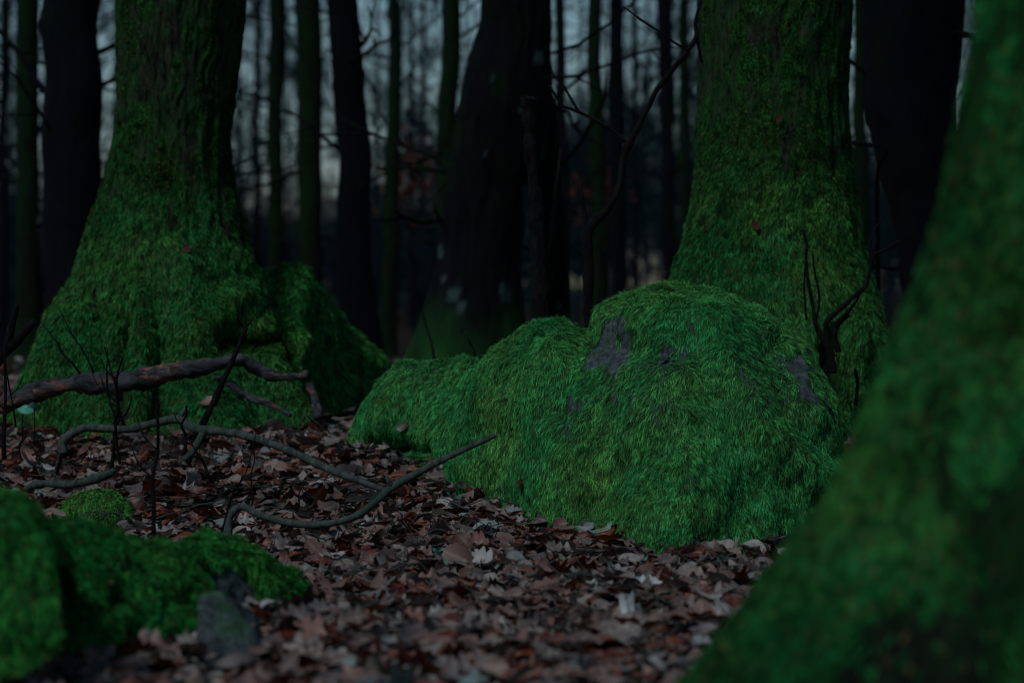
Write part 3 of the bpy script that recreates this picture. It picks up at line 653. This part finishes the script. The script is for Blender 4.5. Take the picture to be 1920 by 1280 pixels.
thing('bare_shrub', [[(1560, 700, 7.1, 9), (1556, 660, 7.1, 8), (1545, 640, 7.1, 6), (1530, 610, 7.1, 4), (1522, 560, 7.1, 3.5), (1514, 520, 7.1, 3), (1511, 480, 7.1, 3), (1513, 460, 7.1, 2.5), (1505, 430, 7.1, 2)],
      [(1530, 600, 7.1, 2.5), (1536, 560, 7.1, 2), (1526, 500, 7.1, 1.8), (1524, 470, 7.1, 1)], [(1512, 600, 7.1, 2), (1508, 540, 7.1, 2), (1510, 490, 7.1, 1.6)],
      [(1548, 650, 7.1, 5), (1550, 606, 7.1, 4.5), (1570, 584, 7.1, 5), (1594, 562, 7.1, 4.5), (1622, 536, 7.1, 4), (1632, 500, 7.1, 3.5), (1640, 478, 7.1, 3), (1664, 466, 7.1, 2), (1686, 452, 7.1, 2)],
      [(1640, 478, 7.1, 3), (1632, 462, 7.1, 2), (1640, 430, 7.1, 1.6), (1660, 405, 7.1, 1)], [(1566, 610, 7.1, 6), (1592, 582, 7.08, 4), (1610, 556, 7.05, 2), (1612, 545, 7.05, 1.5)],
      [(1572, 660, 7.1, 5), (1566, 620, 7.1, 4.5), (1590, 590, 7.1, 3.5)], [(1604, 760, 7.2, 4), (1608, 720, 7.2, 4), (1603, 690, 7.2, 3)]],
      'twig', 'dark bare shrub growing against the base of the right tree', 'shrub', parts=['stem', 'stem', 'twig'], rough=.2)
thing('bare_sapling', [[(1660, 640, 8.6, 4), (1648, 560, 8.6, 4), (1646, 440, 8.6, 4), (1645, 330, 8.6, 4), (1656, 300, 8.6, 4), (1664, 280, 8.6, 3)]], 'twig', 'thin dark sapling in the gap right of the right tree', 'sapling', parts=['stem'])
# bare twigs standing in the litter on the left
def upright(px, py, d, tilt, hpx, r0, label, seed, fork=2, name='bare_twig', mat='twig'):
    rr = random.Random(seed); pts = []; x = px
    for k in range(6):
        t = k / 5; pts.append((x + tilt * t + rr.uniform(-5, 5) * (k > 0), py - hpx * t, d + rr.uniform(-.02, .02), r0 * .75 * (1 - .6 * t)))
    L = [pts]
    for f in range(fork):
        k = rr.randint(2, 4); b = pts[k]; s = rr.choice([-1, 1])
        L.append([(b[0], b[1], b[2], b[3] * .7), (b[0] + s * hpx * .1, b[1] - hpx * .1, b[2], b[3] * .5), (b[0] + s * hpx * .16, b[1] - hpx * .26, b[2], b[3] * .3)])
    return thing(name, L, mat, label, 'twig', 'bare twigs standing in the leaves', parts=['stem', 'twig'], rough=.15, sides=6, n=4)
upright(208, 880, 6.7, 18, 210, 6, 'upright dark twig in front of the log near its left half', 1, 3)
upright(235, 800, 6.9, -40, 150, 4, 'forked dark twig leaning left above the log', 2, 3)
upright(225, 870, 6.5, -28, 215, 4, 'reddish twig leaning left across the log', 3, 2)
upright(288, 1000, 5.6, 6, 260, 7, 'tall dark upright twig behind the corner boulder', 4, 2)
upright(345, 850, 6.5, 0, 90, 5, 'short dark stump twig standing on the long grey branch', 5, 1)
upright(150, 700, 7.1, -70, 95, 3.5, 'thin twig leaning left before the left tree root', 6, 1)
upright(176, 700, 7.1, -60, 120, 3, 'thin twig arching in front of the left tree root', 7, 1)
upright(40, 860, 6.9, 2, 70, 2.5, 'thin twig with dry tip near the left edge', 8, 1)
upright(415, 1000, 5.9, 70, 190, 3, 'slender twig rising beside the curved stick', 9, 3)
upright(395, 900, 6.2, -35, 70, 5, 'short twig tilting left under the long branch', 10, 1)
upright(468, 960, 6.1, 10, 120, 2.5, 'red brown twig behind the curved stick', 11, 1)
upright(515, 930, 6.1, 45, 60, 2.5, 'short red twig leaning right among the leaves', 12, 1)
upright(555, 960, 5.8, 20, 70, 2.5, 'small forked twig right of the curved stick foot', 13, 2)
upright(1020, 612, 7.1, 2, 110, 3, 'thin dark stem poking above the boulder left shoulder', 14, 0)
upright(820, 700, 8.6, -42, 150, 4, 'curved dark twig in front of the distant flared tree', 15, 1)
upright(750, 700, 8.2, 10, 40, 4, 'short grey twig behind the left end of the boulder', 16, 0)
upright(890, 670, 7.6, -25, 60, 3, 'thin brown twig behind the boulder crest', 17, 2)
# dark bramble sticks at the left edge
thing('fallen_branch', [[(-40, 700, 6.3, 14), (0, 668, 6.3, 12), (30, 640, 6.3, 10), (66, 602, 6.3, 8)], [(10, 660, 6.3, 7), (20, 620, 6.3, 7), (33, 570, 6.3, 5)], [(-10, 640, 6.3, 5), (2, 590, 6.3, 3), (-4, 560, 6.3, 2)]],
      'twig', 'dark broken branch poking up at the left edge of the clearing', 'branch', parts=['stem', 'twig'], rough=.2)
upright(8, 860, 6.2, 4, 230, 6, 'dark upright twig against the left edge', 18, 3)
upright(30, 800, 6.4, -22, 150, 3, 'thin twig beside the broken branch at the left edge', 19, 3)
lab_bits = ['among the leaves left of the moss cushion', 'behind the moss cushion', 'right of the moss cushion', 'below the long grey branch', 'between the two grey branches',
            'near the foot of the curved stick', 'below the rotting log stub', 'left of the boulder foot', 'in front of the left tree roots', 'near the log at the far left']
for i, (px, py) in enumerate([(70, 900), (140, 890), (265, 930), (300, 880), (420, 880), (380, 960), (600, 830), (640, 850), (300, 800), (60, 800)]):
    upright(px, py, float(dist_of(py)), random.uniform(-40, 40), random.uniform(40, 95), 2.2, 'fine bare twig ' + lab_bits[i], 40 + i, 2)
# small seedling with two blue-green leaves
sd = empty('seedling', tuple(at(58, 830, 7.0)), 'tiny seedling with two blue green leaves beside the log', 'plant')
mb = MB(); stick(mb, [(42, 830, 7.0, 1.4), (42, 790, 7.0, 1.2), (44, 768, 7.0, 1)]); stick(mb, [(64, 830, 7.0, 1.4), (65, 790, 7.0, 1.2), (64, 764, 7.0, 1)]); mb.build('stem', M['twig'], sd)
for px, py, yw in ((48, 768, .1), (64, 763, 2.9)):
    V, F, F3, ve = LM[1]; R_ = euler_mats(np.array([yw]), np.array([.1]), np.array([.9]))[0]
    mesh_obj('leaf', (V * .05) @ R_.T + at(px, py, 7.0), [F, F3], M['teal_leaf'], sd, attrs={'vein': ve})

# ------------------------------------------------------------------ background trees
def boughs(mb, p, h, r, rr, levels=2, n=6):
    for k in range(n):
        z = h * rr.uniform(.55, 1); a = rr.uniform(0, 6.28); L = rr.uniform(.8, 2.2)
        q = np.array([p[0], p[1], p[2] + z]); D = np.array([math.cos(a), math.sin(a), rr.uniform(.5, 1.1)])
        P = [q + D * L * t + np.array([rr.gauss(0, .05), rr.gauss(0, .05), rr.gauss(0, .05)]) * t for t in (0, .35, .7, 1)]
        mb.tube(P, np.linspace(r * .35, r * .08, 4), 5)
        for j in range(3):
            b = P[1 + j % 3]; D2 = D + np.array([rr.gauss(0, .6), rr.gauss(0, .6), rr.uniform(-.1, .5)])
            mb.tube([b, b + D2 * L * .3, b + D2 * L * .55 + np.array([0, 0, .1])], [r * .12, r * .07, r * .03], 4)
def side_twigs(V, nth, scale, d, mat, e, seed):
    rr = random.Random(seed + 500); rings = V.reshape(-1, nth, 3).mean(1)
    vis = [r_ for r_ in rings if 0 < pix(r_)[1] < 520] or [rings[len(rings) // 2]]
    for k in range(rr.randint(4, 8)):
        mb = MB(); c = vis[rr.randrange(len(vis))]; a = rr.uniform(0, 6.28); L = rr.uniform(.25, .9); r0 = rr.uniform(.10, .22) * min(scale, .09)
        D = np.array([math.cos(a), math.sin(a) * .6, rr.uniform(-.1, .8)])
        P = [c]; q = c
        for j in range(5):
            D = D + np.array([rr.gauss(0, .18), rr.gauss(0, .18), rr.gauss(0, .18)]); q = q + D / np.linalg.norm(D) * L / 4; P.append(q)
        mb.tube(P, np.linspace(r0, r0 * .3, 6), 5)
        for j in (2, 3, 4):
            D2 = D + np.array([rr.gauss(0, .9), rr.gauss(0, .5), rr.gauss(0, .7)]); mb.tube([P[j], P[j] + D2 * L * .16, P[j] + D2 * L * .3 + np.array([0, 0, rr.gauss(0, .03)])], [r0 * .45, r0 * .3, r0 * .15], 4)
        mb.build('branch', mat, e)
def bg_tree(table, d, mat, label, seed=0, flare=1.0, nth=40, cover=None):
    t = np.array(table, float); ytop = -9.0 / d * K
    g = float(ground(((t[-1, 1] + t[-1, 2]) / 2 - 960) / K * d, d)); ygr = 640 - (g - CZ) / d * K
    rows = [(ytop, t[0, 1] + (t[0, 2] - t[0, 1]) * .25 + (t[0, 1] + t[0, 2] - t[-1, 1] - t[-1, 2]) * .6, t[0, 2] - (t[0, 2] - t[0, 1]) * .25 + (t[0, 1] + t[0, 2] - t[-1, 1] - t[-1, 2]) * .6)] + [tuple(q) for q in t]
    l = rows[-1]; wd = l[2] - l[1]
    if l[0] < ygr - 5: rows += [(ygr - 20 if ygr - 20 > l[0] else ygr - 2, l[1] - wd * .08 * flare, l[2] + wd * .08 * flare), (ygr + 30, l[1] - wd * .3 * flare, l[2] + wd * .3 * flare)]
    zz = np.concatenate([np.linspace(ytop, -40, 14), np.linspace(-30, ygr + 40, 70)])
    scale = (t[:, 2] - t[:, 1]).mean() / 2 / K * d
    V, F, N = trunk(d, rows, nth, zz, [], bark=(scale * .05, 5 / scale * .8, 5), lump=(scale * .12, 2.2), seed=seed)
    wb = min(.05, .35 * scale) * (1 if nth < 100 else 0)                # slow bends
    V[:, 0] += wb * noise(np.stack([0 * V[:, 0] + seed * 3.7, 0 * V[:, 0], V[:, 2] * 1.3], 1), 1, seed) + wb * .5 * noise(np.stack([0 * V[:, 0] + seed, 0 * V[:, 0], V[:, 2] * 4], 1), 1, seed + 1)
    e = empty('tree', (((l[1] + l[2]) / 2 - 960) / K * d, d, g), label, 'tree', 'bare trees in the background wood')
    qx, qy = pix(V); at_ = {'mossy': cover(V, qx, qy)} if cover else {'mossy': np.zeros(len(V))}
    at_['pale_fleck'] = blobmask(qx + 5 * noise(V, 12, 3), qy + 5 * noise(V, 12, 4), spots) * (N[:, 1] < 0) if 'mid' in mat else np.zeros(len(V))
    mesh_obj('trunk', V, F, M[mat], e, attrs=at_)
    if nth > 12 and 'mid' not in mat or seed % 2: side_twigs(V, nth, scale, d, M[mat], e, seed)
    rr = random.Random(seed); mb = MB(); tp = V[:nth].mean(0); boughs(mb, np.array([tp[0], tp[1], g]), tp[2] - g, scale, rr); mb.build('crown', M[mat], e)
    return V, F, N, e
bg_tree([(0, 92, 196), (300, 86, 194), (560, 76, 188), (640, 66, 196)], 11.0, 'bark_far', 'broad black trunk just left of the large mossy tree', 1)
bg_tree([(0, 34, 74), (400, 32, 72), (620, 28, 78)], 15, 'bark_green', 'slim dark trunk nearest the left edge', 2)
bg_tree([(0, 614, 674), (150, 620, 682), (350, 630, 690), (500, 638, 704), (640, 645, 718)], 12.5, 'bark_far', 'dark leaning trunk standing alone between left tree and flared tree', 3)
bg_tree([(0, 556, 602), (300, 558, 602), (540, 560, 604)], 16, 'bark_green', 'greenish trunk right of the large mossy left tree', 4)
bg_tree([(0, 506, 536), (500, 506, 532)], 21, 'bark_green', 'thin trunk second from the large left tree', 5)
bg_tree([(0, 478, 490), (500, 472, 486)], 27, 'bark_far', 'very thin distant trunk beside the large left tree', 6)
bg_tree([(0, 724, 744), (100, 724, 750), (600, 718, 748)], 18, 'bark_green', 'thin trunk right of the dark leaning trunk', 7)
bg_tree([(0, 824, 856), (300, 822, 860), (600, 818, 864)], 14.5, 'bark_green', 'straight trunk just left of the flared central tree', 8)
lich = lambda V, qx, qy: np.clip((qy - 540) / 100, 0, 1) * .8 * np.clip(.5 + 1.5 * fbm(V, 3, 3, 4), 0, 1)
spots = [(1010, 112, 8, 12, 0), (1022, 290, 6, 10, 0), (975, 205, 4, 8, 0), (988, 375, 10, 30, 0), (848, 552, 12, 18, 20), (862, 575, 8, 10, 0), (832, 528, 6, 6, 0), (826, 470, 7, 7, 0), (948, 545, 8, 20, -15), (925, 150, 3, 8, 0), (912, 290, 3, 8, 0), (1045, 575, 6, 8, 0), (982, 500, 7, 12, 0), (1040, 400, 5, 9, 0)]  # pale flecks coloured onto the bark at set positions
bg_tree([(0, 904, 1028), (60, 896, 1030), (120, 880, 1032), (200, 864, 1036), (300, 850, 1012), (350, 843, 992), (400, 836, 982), (500, 822, 974), (600, 794, 980), (660, 770, 990), (700, 755, 1000)], 10.5, 'bark_mid',
        'wide flared dark tree with pale spots in the centre', 9, 1.0, 110, lich)
bg_tree([(0, 975, 1026), (120, 985, 1036), (200, 992, 1048), (300, 998, 1054), (400, 1002, 1058), (500, 1004, 1062), (600, 1002, 1068), (700, 992, 1080)], 10.9, 'bark_mid',
        'narrower dark trunk standing tight against the right side of the flared tree', 19, .8, 60, lich)
bg_tree([(0, 1042, 1060), (600, 1048, 1068)], 17, 'bark_far', 'thin trunk touching the right side of the flared central tree', 10)
bg_tree([(0, 1100, 1124), (300, 1106, 1134), (600, 1112, 1146)], 17, 'bark_green', 'greenish trunk second right of the flared central tree', 11)
bg_tree([(0, 1144, 1170), (300, 1146, 1172), (600, 1148, 1176)], 16, 'bark_far', 'dark trunk behind the crooked sapling', 12)
bg_tree([(0, 1184, 1194), (600, 1184, 1196)], 24, 'bark_far', 'thread thin trunk right of the crooked sapling', 13)
bg_tree([(0, 1228, 1252), (300, 1238, 1262), (600, 1244, 1268)], 19, 'bark_far', 'leaning slim trunk between sapling and right tree', 14)
bg_tree([(0, 1272, 1290), (600, 1276, 1296)], 22, 'bark_green', 'slim trunk just left of the right mossy tree', 15)
bg_tree([(0, 1600, 1622), (600, 1606, 1632)], 18, 'bark_green', 'slim trunk just right of the right mossy tree', 16)
bg_tree([(0, 1634, 1826), (150, 1642, 1822), (300, 1662, 1816), (430, 1688, 1812), (560, 1704, 1815), (640, 1706, 1822)], 9.6, 'bark_far', 'broad black trunk between right tree and blurred near tree', 17)
bg_tree([(0, 2, 14), (600, -4, 14)], 20, 'bark_far', 'thin dark trunk cut off by the left edge', 18)
rb = random.Random(12)
far = [(215, 34), (455, 30), (650, 44), (700, 33), (770, 38), (790, 52), (875, 46), (1080, 40), (1135, 33), (1210, 38), (1262, 30), (1300, 46), (1625, 36), (1668, 30), (78, 40), (20, 33), (540, 36), (582, 48), (1030, 55), (1160, 50)]
names = ['left of the large mossy tree', 'hugging the right side of the large left tree', 'behind the dark leaning trunk', 'between leaning trunk and thin neighbour', 'in the pale gap left of centre', 'deep in the gap left of the straight trunk',
         'in the bright gap left of the flared tree', 'in the bright gap right of the flared tree', 'between two greenish trunks', 'behind the sapling arch', 'near the leaning slim trunk', 'touching the right mossy tree outline',
         'in the narrow gap right of the right tree', 'beside the broad black right trunk', 'between the two leftmost trunks', 'near the left edge of the wood', 'beyond the second thin trunk', 'beyond the greenish left trunk', 'behind the flared central tree', 'behind the dark sapling trunk']
for i, (px, d) in enumerate(far):
    w0 = rb.uniform(5, 11); ln = rb.uniform(-14, 14)
    bg_tree([(0, px - w0 / 2 + ln, px + w0 / 2 + ln), (620, px - w0 * .6, px + w0 * .6)], d, 'thicket' if i % 2 else 'bark_far', 'thin distant trunk ' + names[i], 60 + i, nth=12)

ro = random.Random(77)                  # the wood goes on to both sides of the view
for i, px in enumerate([-60, -130, -215, -300, -390, -480, -590, -720, 1990, 2080, 2170, 2260, 2370, 2480, 2600, 2740]):
    w0 = ro.uniform(10, 40); d = 10 + 260 / w0 + ro.uniform(-1, 2); ln = ro.uniform(-25, 25)
    bg_tree([(0, px - w0 / 2 + ln, px + w0 / 2 + ln), (620, px - w0 * .6, px + w0 * .6)], d, ['bark_far', 'bark_green'][i % 2], ['first', 'second', 'third', 'fourth', 'fifth', 'sixth', 'seventh', 'eighth'][i % 8] + (' slender' if w0 < 25 else ' stout') + ' bare tree out from the ' + ('left' if px < 0 else 'right') + ' edge of the view', 130 + i, nth=24)
# ------------------------------------------------------------------ far thicket of twigs against the sky
def thicket(name, n, d0, d1, hfun, seed, mat, label, rad=.006, px0=-900, px1=2820):
    rr = random.Random(seed); segP, segQ, segR = [], [], []
    def grow(p, D, L, r, lev):
        k = 3; q = p
        for i in range(k):
            D2 = D + np.array([rr.gauss(0, .25), rr.gauss(0, .25), rr.gauss(0, .18) + .05]); D2 /= np.linalg.norm(D2)
            q2 = q + D2 * L / k; segP.append(q); segQ.append(q2); segR.append(r * (1 - .25 * i)); q = q2
            if lev > 0:
                for _ in range(2 if lev > 1 else 1):
                    E = D2 + np.array([rr.gauss(0, .75), rr.gauss(0, .75), rr.gauss(0, .5)]); E /= np.linalg.norm(E)
                    grow(q, E, L * rr.uniform(.4, .7), r * .55, lev - 1)
            D = D2
    for i in range(n):
        d = rr.uniform(d0, d1); px = rr.uniform(px0, px1); x = (px - 960) / K * d; g = float(ground(x, d))
        h = hfun(rr, px, d)
        zb = g + (rr.random() ** 1.4) * h
        grow(np.array([x, d, zb]), np.array([rr.gauss(0, .5), rr.gauss(0, .5), 1.]), rr.uniform(.9, 2.0), rad * d / 25, 3)
    P, Q, R_ = np.array(segP), np.array(segQ), np.array(segR)
    D = Q - P; D /= np.linalg.norm(D, axis=1, keepdims=True); A = np.cross(D, [.3, 1, .2]); A /= np.linalg.norm(A, axis=1, keepdims=True) + 1e-9; B = np.cross(D, A)
    V = []
    for base, s in ((P, 1), (Q, .8)):
        for th in (0, 2.094, 4.189):
            V.append(base + (A * math.cos(th) + B * math.sin(th)) * (R_ * s)[:, None])
    V = np.stack(V, 1).reshape(-1, 3); b = np.arange(len(P))[:, None] * 6
    F = np.concatenate([b + np.array([[i, (i + 1) % 3, 3 + (i + 1) % 3, 3 + i]]) for i in range(3)])
    o = mesh_obj(name, V, F, mat, None, False); tag(o, label, 'thicket', None, 'stuff'); return len(P)
hf = lambda rr, px, d: 7.5 if (px < 860 or px > 1600) else (4.6 if px > 1180 else 2.8)
n1 = thicket('thicket', 430, 24, 42, lambda rr, px, d: hf(rr, px, d) * d / 40, 3, M['thicket'], 'tangled bare undergrowth between the background trunks', .019)
n2 = thicket('distant_wood', 500, 46, 80, lambda rr, px, d: hf(rr, px, d) * d / 48, 5, M['thicket'], 'grey far wood of bare twigs seen against the sky', .021)
n3 = thicket('low_undergrowth', 420, 40, 60, lambda rr, px, d: (1.0 if px < 880 else 2.3), 8, M['thicket'], 'dense low scrub closing the view under the far trees', .012, -900, 2820)
src = SC.objects['low_undergrowth']
for dx, dy in ((2.1, 6), (-1.7, 13), (1.2, 22), (-2.6, 32)):
    o = src.copy(); o.location = (dx, dy, dy * .035); COL.objects.link(o)
# low young beeches with brown leaves
for (px, py, d, wd, hh, lab) in ((775, 330, 20, 60, 80, 'young beech with withered red brown leaves left of the flared tree'), (1110, 370, 22, 60, 60, 'young beech with withered red brown leaves right of the flared tree')):
    e = empty('young_beech', ((px - 960) / K * d, d, float(ground((px - 960) / K * d, d))), lab, 'young tree', 'young beeches with withered leaves')
    mb = MB(); g = e.location.z; rr = random.Random(px)
    x0 = e.location.x; mb.tube(catmull([(x0, d, g), (x0 + .02, d, g + .6), (x0 - .02, d, g + 1.4), (x0, d, g + 2.2)], 4), np.linspace(.02, .005, 13), 6); mb.build('trunk', M['bark_far'], e)
    m_ = 260; c_ = at(px, py, d); rq = np.random.default_rng(px)
    ctr = c_ + rq.normal(size=(m_, 3)) * np.array([wd / K * d * .55, .3, hh / K * d * .55])
    R_ = euler_mats(rq.random(m_) * 6.28, rq.normal(size=m_) * .8, rq.normal(size=m_) * .8); q = np.array([[-.5, 0, 0], [0, .28, .02], [.5, 0, 0], [0, -.28, .02]]) * .07
    V = (np.einsum('nab,vb->nva', R_, q) + ctr[:, None, :]).reshape(-1, 3)
    mesh_obj('leaves', V, np.arange(m_ * 4).reshape(-1, 4), M['brown_leaf'], e, False, kind='stuff')
tris = sum(len(o.data.loops) - 2 * len(o.data.polygons) for o in SC.objects if o.type == 'MESH')
print('TRIS', tris, 'thicket', n1, n2, 'leaves', n)
